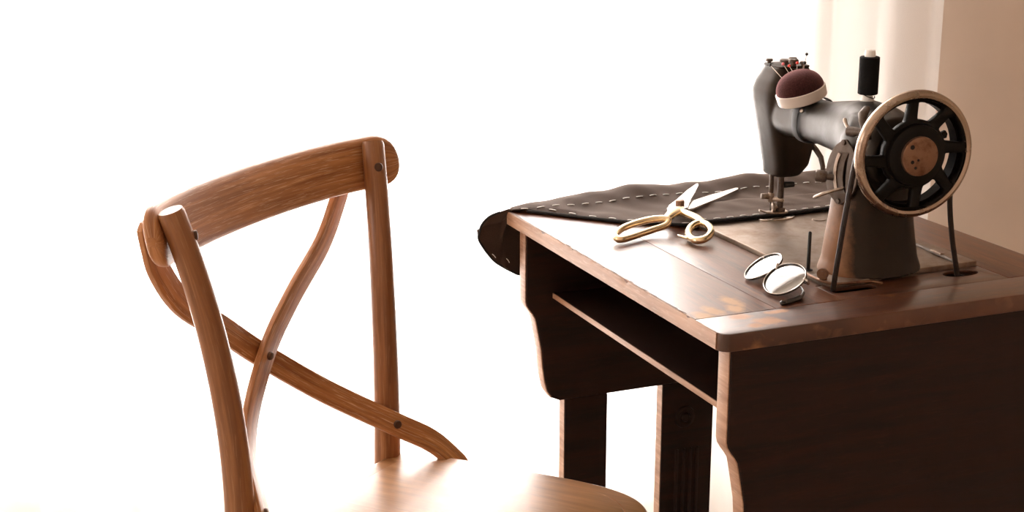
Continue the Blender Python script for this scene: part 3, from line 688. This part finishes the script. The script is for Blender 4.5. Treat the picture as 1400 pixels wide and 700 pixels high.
# ------------------------------------------------------------------ cloth on the table, running under the presser foot
FE = [(-.002, .602), (.02, .588), (.0503, .5558), (.0949, .5052), (.1252, .4747), (.1608, .4540), (.195, .4250), (.2228, .4130), (.2523, .4125), (.2984, .4120), (.3593, .4140), (.4197, .4170), (.47, .425), (.535, .45)]
def interp(tab_, x):
    if x <= tab_[0][0]: return tab_[0][1]
    for (a, b), (c, d) in zip(tab_, tab_[1:]):
        if x <= c: return b + (d - b) * (x - a) / (c - a)
    return tab_[-1][1]
ZT = [(-.0385, -.026), (-.0365, -.020), (-.031, -.012), (-.023, -.0055), (-.012, -.001), (0, .004)]
ZB = [(-.0385, -.030), (-.0375, -.040), (-.034, -.050), (-.022, -.068), (-.009, -.082), (.014, -.097), (.03, -.104), (.08, -.112), (.2, -.10), (.4, -.11), (.54, -.105)]
def bedz(w, u):
    z = .0022
    if w > .196 and u < .51:
        z += .0068 * min(1, (w - .196) / .012) * min(1, (.51 - u) / .012)
    return z
def ripple(w, u):
    return .0020 * (.5 + .5 * sin(w * 31 + u * 33 + .6)) + .0014 * (.5 + .5 * sin(w * 63 - u * 60)) + .0005 * sin(w * 120 + u * 90)
def cloth_pt(w, t):
    """t 0..1 across the cloth from its front hem, over the table's left end, down to the bottom hem"""
    zb = interp(ZB, w)
    if w < 0:
        f = (w + .0385) / .0385; zt = interp(ZT, w)
        tt = max(0, (t - .0)) ; z = zt + (zb - zt) * t
        return Vector((w - .002 * sin(t * 3), .622 + .010 * (1 - (1 - t) ** 2) - .014 * max(0, 1 - t * 4) * f, z))
    uf = interp(FE, w); T1 = .60
    if t < T1:
        s = t / T1; u = uf + (.606 - uf) * s
        lift = ripple(w, u) * min(1, s * 3.5) * (0.35 if u < .45 else 1) * min(1, w * 12 + .1)
        bump = (.0135 * math.exp(-((u - .600) / .035) ** 2) + .004 * s) * min(1, w * 7 + .12) * (.86 + .10 * sin(w * 34 + 1) + .05 * sin(w * 71))
        return Vector((w, u, bedz(w, u) + lift + max(0, bump)))
    s = (t - T1) / (1 - T1); p = cloth_pt(w, T1 - 1e-6)
    k = min(1, s * 3.2); a = k * pi / 2; r = .020
    u = .606 + r * sin(a); z = p.z - r * (1 - cos(a)) * .9
    if s * 3.2 > 1:
        q = (s * 3.2 - 1) / 2.2; z = z + (zb - z) * q; u += .006 * sin(q * pi) + .004 * sin(w * 60) * q
    return Vector((w, u, z))
ws = [-.0385, -.0375, -.036, -.034, -.031, -.027, -.022, -.016, -.010, -.005, -.001] + [.001 + k * .0054 for k in range(100)]
NT = 72; bm = bmesh.new(); g = [[bm.verts.new(cloth_pt(w, j / NT)) for j in range(NT + 1)] for w in ws]
for i in range(len(ws) - 1):
    for j in range(NT): bm.faces.new((g[i][j], g[i + 1][j], g[i + 1][j + 1], g[i][j + 1]))
bmesh.ops.smooth_vert(bm, verts=[v for r in g[7:16] for v in r[1:-1]], factor=.5, use_axis_x=True, use_axis_y=True, use_axis_z=True)
me = bpy.data.meshes.new('cl'); bm.to_mesh(me); bm.free()
o = bpy.data.objects.new('cl', me); COL.objects.link(o)
md = o.modifiers.new('s', 'SOLIDIFY'); md.thickness = .0016; md.offset = 0
me = smooth_mesh(evaluated(o), 60)
cl, CO = on_top('cloth', 'charcoal cloth with white basting stitches draped over the table under the scissors', 'cloth', 0.25, 0.60, 0.0)
link('cloth_panel', me, M['cloth'], cl, CO)
hem = spline([tuple(Vector((w, interp(FE, w) - .0008, bedz(w, interp(FE, w)) + .0012))) for w in [k * .02 for k in range(1, 27)]], 3)
link('front_hem', tube(hem, .0023, 8, round_end=True), M['hem'], cl, CO, 'black rolled hem along the front edge')
h2 = spline([tuple(cloth_pt(w, 0) + Vector((-.001, -.001, 0))) for w in (-.012, -.023, -.031, -.0365, -.0385)] + [tuple(cloth_pt(w, 1)) for w in (-.0375, -.034, -.022, -.009, .014, .03, .08, .15)], 4)
link('side_hem', tube(h2, .0018, 8, round_end=True), M['hem'], cl, CO, 'black hem of the hanging flap')
stm = None
def stitch(p, d, ln=.009):
    global stm
    if stm is None:
        b = tube([(-.0045, 0, 0), (-.002, 0, .0003), (.002, 0, .0003), (.0045, 0, 0)], .0011, 8, squash=.5, round_end=True); stm = finish(b); stm.materials.append(M['stitch'])
    o = bpy.data.objects.new('basting_stitch', stm); COL.objects.link(o); o.parent = cl
    o.location = Vector(p) - Vector(CO); o.rotation_euler = Vector(d).to_track_quat('X', 'Z').to_euler(); o.scale = (ln / .009, 1, 1)
def surf(w, u):
    uf = interp(FE, w); t = .60 * (u - uf) / (.606 - uf); return cloth_pt(w, max(0, min(.6, t))) + Vector((0, 0, .0016))
for k in range(24):                               # along the front hem
    w = .045 + k * .0205; a, b = surf(w, interp(FE, w) + .009), surf(w + .009, interp(FE, w + .009) + .009)
    stitch((a + b) / 2, b - a)
for k in range(23):                               # the second line near the far edge
    w = .012 + k * .0215; f = lambda w: .590 - min(.018, w * .2) - .012 * w / .5
    a, b = surf(w, f(w)), surf(w + .009, f(w + .009)); stitch((a + b) / 2, b - a)
for w, t in ((-.0165, .90), (.004, .945)):   # on the hanging flap, seen from its inner side
    a, b = cloth_pt(w, t), cloth_pt(w + .006, t + .02); stitch((a + b) / 2 + Vector((0, -.0012, 0)), b - a, .007)

# ------------------------------------------------------------------ scissors lying open on cloth and table
sc, KO = on_top('scissors', 'open tailor scissors with gold handles and bright blades lying on cloth and table', 'scissors', 0.2033, 0.4739, 0.004)
PV = Vector((0.2000, 0.4700, 0.0195))
def poly_plate(pts, th, bev=.0004):
    """thin solid from a 3D outline (list of Vectors, nearly planar)"""
    bm = bmesh.new(); P = [Vector(p) for p in pts]; vt = [bm.verts.new(p + Vector((0, 0, th / 2))) for p in P]; vb = [bm.verts.new(p - Vector((0, 0, th / 2))) for p in P]
    bm.faces.new(vt); bm.faces.new(vb[::-1])
    for i in range(len(P)): j = (i + 1) % len(P); bm.faces.new((vt[i], vb[i], vb[j], vt[j]))
    bmesh.ops.triangulate(bm, faces=[f for f in bm.faces if len(f.verts) > 4])
    return bm
def sp2(pts): return pts
link('blade', poly_plate([(0.1712, 0.4490, .0205), (0.1865, 0.4740, .0205), (0.2122, 0.5000, .0205), (0.2560, 0.5480, .0205), (0.2895, 0.5810, .0205), (0.2925, 0.5815, .0205), (0.2870, 0.5700, .0205), (0.2580, 0.5290, .0205), (0.2245, 0.4840, .0205), (0.2074, 0.4570, .0205), (0.1900, 0.4430, .0205)], .0026), M['blade'], sc, KO, 'bright steel upper blade')
link('blade', poly_plate([(0.1830, 0.4740, .0170), (0.2054, 0.4880, .0165), (0.2323, 0.5000, .0155), (0.2900, 0.5345, .0140), (0.3484, 0.5655, .0125), (0.3510, 0.5640, .0125), (0.3460, 0.5555, .0125), (0.2900, 0.5125, .0140), (0.2200, 0.4640, .0160), (0.1950, 0.4520, .0170)], .0026), M['blade'], sc, KO, 'bright steel lower blade')
L1 = [(0.1532, 0.4150, .0185), (0.1377, 0.4235, .0185), (0.111, 0.4249, .015), (0.0839, 0.4144, .012), (0.0655, 0.3968, .009), (0.0667, 0.3839, .0065), (0.0914, 0.3930, .0065), (0.1255, 0.4060, .0085), (0.1476, 0.4090, .0125)]
link('handle', tube(spline(L1, 6, closed=True), .0047, 10, closed=True), M['gold'], sc, KO, 'gold handle with the long finger loop')
link('shank', tube(spline([(0.1990, 0.4600, .0185), (0.1840, 0.4460, .0200), (0.1680, 0.4310, .0205), (0.1550, 0.4190, .0190)], 6), [.0058 + .0026 * sin(pi * k / 18) for k in range(19)], 12, squash=.75, round_end=True), M['gold'], sc, KO, 'gold shank of the long loop')
R2 = [(0.1625, 0.3735, .010), (0.1766, 0.3880, .0135), (0.1906, 0.3910, .0155), (0.1927, 0.3741, .0155), (0.1856, 0.3530, .0125), (0.1709, 0.3400, .0085), (0.1586, 0.3414, .0065), (0.1560, 0.3554, .0068)]
link('handle', tube(spline(R2, 6, closed=True), .0049, 10, closed=True), M['gold'], sc, KO, 'gold handle with the round thumb ring')
link('shank', tube(spline([(0.1800, 0.4560, .0190), (0.1885, 0.4420, .0190), (0.1925, 0.4250, .0180), (0.1950, 0.4080, .0170), (0.1920, 0.3890, .0155)], 6), [.0056 + .0016 * sin(pi * k / 24) for k in range(25)], 12, squash=.75, round_end=True), M['gold'], sc, KO, 'gold shank of the thumb ring')
link('spur', tube([(0.1570, 0.3540, .0068), (0.1500, 0.3620, .0065), (0.1470, 0.3740, .0070)], [.0035, .0022, .0008], 8, round_end=True), M['gold'], sc, KO)
link('pivot_screw', lathe([(.0062, 0), (.0064, .003), (.0058, .0058), (.004, .0064), (0, .0064)], axis_m(PV + Vector((0.004, .004, .0022)), (0, 0, 1)), 20), M['brass'], sc, KO, 'bronze pivot screw')

# ------------------------------------------------------------------ eyeglasses
eg, EO = on_top('eyeglasses', 'folded eyeglasses with dark thin frames lying on the table before the machine', 'eyeglasses', 0.149, 0.139, 0.0)
def lens(c, yaw, tilt, a, b):
    lat = Vector((sin(yaw), cos(yaw), 0)); dn = Vector((cos(yaw), -sin(yaw), 0))
    ver = dn * cos(tilt) + Vector((0, 0, sin(tilt))); nrm = ver.cross(lat) 
    if nrm.z < 0: nrm = -nrm
    c = Vector(c); out = []
    for k in range(36):
        t = 2 * pi * k / 36; out.append(c + lat * a * cos(t) * (1 + .05 * sin(t)) + ver * b * sin(t))
    rings = []
    for f, d in ((1, -.0004), (.8, .0006), (.5, .0013), (.2, .0017), (.02, .0018)): rings.append([c + (p - c) * f * .985 + nrm * d for p in out])
    back = [[p - nrm * .0014 for p in r] for r in rings]
    bm = bmesh.new(); add_loft(bm, back[::-1] + rings)
    l = link('lens', bm, M['lens'], eg, EO)
    link('rim', tube([p - nrm * .0004 for p in out], .0013, 8, closed=True), M['rim_dark'], eg, EO, 'thin dark rim')
    link('rim_bead', tube([c + (p - c) * 1.02 + nrm * .0011 for p in out], .0007, 6, closed=True), M['rim_metal'], eg, EO, 'silver bead on the rim')
    return c, lat, ver, nrm
c1, la1, ve1, n1 = lens((0.1526, 0.1677, 0.0169), 0.26, 0.56, 0.0251, 0.0247)
c2, la2, ve2, n2 = lens((0.1456, 0.1094, 0.0176), -0.22, 0.59, 0.0262, 0.0250)
b1 = c1 - la1 * .0225 + ve1 * .0110; b2 = c2 + la2 * .0235 + ve2 * .0110
link('bridge', tube(spline([b1, b1 * .65 + b2 * .35 + n1 * .0035 + ve1 * .003, b1 * .35 + b2 * .65 + n1 * .0035 + ve1 * .003, b2], 5), .0015, 8, round_end=True), M['rim_metal'], eg, EO, 'silver bridge')
for c, la, ve, s, n in ((c1, la1, ve1, 1, n1), (c2, la2, ve2, -1, n2)):
    q = c + la * s * .0245 + ve * .0085
    link('hinge', tube([q, q + la * s * .003 - n * .002, q + la * s * .0035 - n * .006], [.0018, .0022, .0020], 8, round_end=True), M['rim_metal'], eg, EO)
q2 = c2 - la2 * .0280 + ve2 * .0085 - n2 * .006
q1 = c1 + la1 * .0280 + ve1 * .0085 - n1 * .006
# folded temples run behind the lenses; the curved tip of one lies in front on the wood
link('temple', tube(spline([q1, (q1.x + .004, q1.y - .03, q1.z - .003), (0.166, 0.105, 0.0065), (0.1560, 0.0860, 0.0040), (0.1400, 0.0745, 0.0035), (0.1180, 0.0690, 0.0032)], 6), [.0014] * 16 + [.0022] * 5 + [.0032] * 10, 8, round_end=True), M['rim_dark'], eg, EO)
link('temple', tube(spline([q2, (q2.x + .002, q2.y + .03, q2.z - .004), (0.172, 0.150, 0.0100), (0.166, 0.180, 0.0045), (0.156, 0.196, .003)], 6), [.0013] * 17 + [.0022] * 8, 8, round_end=True), M['rim_dark'], eg, EO)

# ------------------------------------------------------------------ chair (frame: x = across the back, y = the way it faces, z)
CH0 = Vector((-0.24606, 1.79269, 0)); CANG = radians(64.226)
# local y is the facing direction: (sin a, -cos a) = x axis turned by -90 degrees, so mirror x instead
ch = thing('dining_chair', 'brown oak cross-back dining chair standing in front of the sewing table', 'chair', CH0, CANG - pi)
def cp(l, f, z): return Vector((-l, f, z))          # l = towards the far post, f = facing
def s_(z): h = z - .455; return .17128 - .03333 * h + .3144 * h * h
def b_(z): h = z - .455; return -.03726 * h + .29043 * h * h
def cpart(name, me, mat, parent=None, label=None): return link(name, me, mat, parent or ch, (0, 0, 0), label)
for sd in (-1, 1):
    zz = [.885 - k * (.885 - .44) / 26 for k in range(27)]
    path = [cp(sd * s_(z), -b_(z), z) for z in zz] + [cp(sd * (.172 + .02 * t), -.06 * t ** 1.3, .44 - .44 * t) for t in (.2, .4, .6, .8, 1.0)]
    rad = [.0135, .0150] + [.0153 + (.0182 - .0153) * k / 24 for k in range(25)] + [.0180, .0175, .0168, .016, .015]
    path[0] = path[0]; path[1] = path[0] + (path[2] - path[0]) * .12
    cpart('back_post', tube(path, rad, 24, up=(0, 1, 0)), M['chair_post'])
    bz = .855; d = cp(sd * s_(bz), -b_(bz), bz)
    cpart('bolt', lathe([(.0058, 0), (.0058, .0022), (.0048, .0038), (0, .0045)], axis_m(d + Vector((sd * .0095, .0115, 0)), (sd * .64, .77, .1)), 18), M['bolt'])
# bent top rail
def rail_f(l): return -.052 + .495 * l * l + 50 * l ** 6
NR = 64; rings = []
LE = .2575; ZC, HH, TK = .8535, .0345, .0185
for i in range(NR + 1):
    t = -1 + 2 * i / NR; l = LE * sin(pi / 2 * t)
    d = max(0, abs(l) - (LE - HH)); sc_ = max(.16, (1 - (d / HH) ** 2.6) ** .42) if d > 0 else 1.0; l = l * (.965 if l < 0 else 1) + .009
    slope = 2 * .495 * l + 300 * l ** 5; nl = Vector((-slope, 1)).normalized()
    hh = HH * sc_; tk = TK * (.42 + .58 * min(1, sc_ * 1.5)); ring = []
    for k in range(28):
        a = 2 * pi * k / 28; c, s = cos(a), sin(a)
        y = tk / 2 * math.copysign(abs(c) ** .55, c); z = hh * math.copysign(abs(s) ** .62, s)
        zz_ = ZC + z; lean = -(b_(zz_) - 0)
        ring.append(cp(l + nl.x * y, rail_f(l) + nl.y * y + lean, zz_))
    rings.append(ring)
bm = bmesh.new(); add_loft(bm, rings); cpart('top_rail', bm, M['chair_uv'], None, 'limed oak rail with pale grain')
# crossing slats
A_ = [(-.2090, -.042, .868), (-.2030, -.048, .838), (-.1880, -.0575, .803), (-.1490, -.0660, .754), (-.0720, -.0740, .700), (0, -.0740, .6450), (.088, -.0440, .5720), (.155, .0200, .5130), (.190, .058, .482), (.2040, .0900, .452), (.207, .100, .438)]
for mir in (1, -1):
    P = [cp(mir * l, f - b_(z) + (.0045 * mir * -1) * math.exp(-(l / .09) ** 2), z) for l, f, z in A_]
    pth = spline(P, 6); wd = []
    for i in range(len(pth)):
        t = (pth[min(i + 1, len(pth) - 1)] - pth[max(i - 1, 0)]).normalized()
        wd.append(t.cross(Vector((0, 1, 0)) - t * t.y))
    n = len(pth); wid = [.031 * min(1, .5 + i * .25, .8 + (n - 1 - i) * .1) for i in range(n)]
    cpart('back_slat', strip(pth, wid, .0085, wd, .32), M['chair_uv'])
    q = cp(mir * .155, .0200 - b_(.513) + .005, .5125)
    cpart('bolt', lathe([(.0058, 0), (.0058, .002), (.0048, .0035), (0, .0042)], axis_m(q, (-mir * -.5, .85, .2)), 18), M['bolt'])
cpart('bolt', lathe([(.0055, 0), (.0055, .002), (.0045, .0035), (0, .004)], axis_m(cp(0, -.0735 - b_(.645) + .0092, .645), (0, 1, 0)), 18), M['bolt'])
half = [(0, -.012), (.09, -.012), (.152, -.008), (.178, .018), (.192, .08), (.205, .18), (.2125, .27), (.207, .325), (.186, .363), (.150, .384), (.08, .392), (0, .395)]
outl = spline([Vector((-l, f)) for l, f in half[:-1]] + [Vector((l, f)) for l, f in half[::-1][:-1]], 5, closed=True)
c0 = Vector((0, .19))
rs = Matrix.Rotation(radians(-5), 2); outl = [c0 + rs @ (p - c0) for p in outl]
st = cpart('seat', plate([[tuple(p) for p in outl]], .030, .007, Matrix.Translation((0, 0, .4445)), res=4), M['chair_seat'])
inn = [(c0 + (p - c0) * .872) for p in outl]
cpart('seat_panel', plate([[tuple(p) for p in inn]], .006, .0018, Matrix.Translation((0, 0, .4590)), res=3), M['chair_seat'], st)
cpart('panel_bead', tube([Vector((*(c0 + (p - c0) * .880), .4594)) for p in outl], .0011, 6, closed=True), M['chair_uv'], st, 'pale line around the seat panel')
for sd in (-1, 1):
    cpart('leg', tube([cp(sd * .165, .335, .432), cp(sd * .172, .345, .22), cp(sd * .180, .36, 0)], [.0185, .0175, .0145], 20, up=(0, 1, 0)), M['chair_post'])
    cpart('stretcher', tube([cp(sd * .178, -.018, .20), cp(sd * .172, .345, .22)], .010, 14), M['chair_post'])
cpart('stretcher', tube([cp(-.172, .343, .26), cp(.172, .343, .26)], .010, 14), M['chair_post'])
cpart('stretcher', tube([cp(-.178, -.016, .25), cp(.178, -.016, .25)], .010, 14), M['chair_post'])
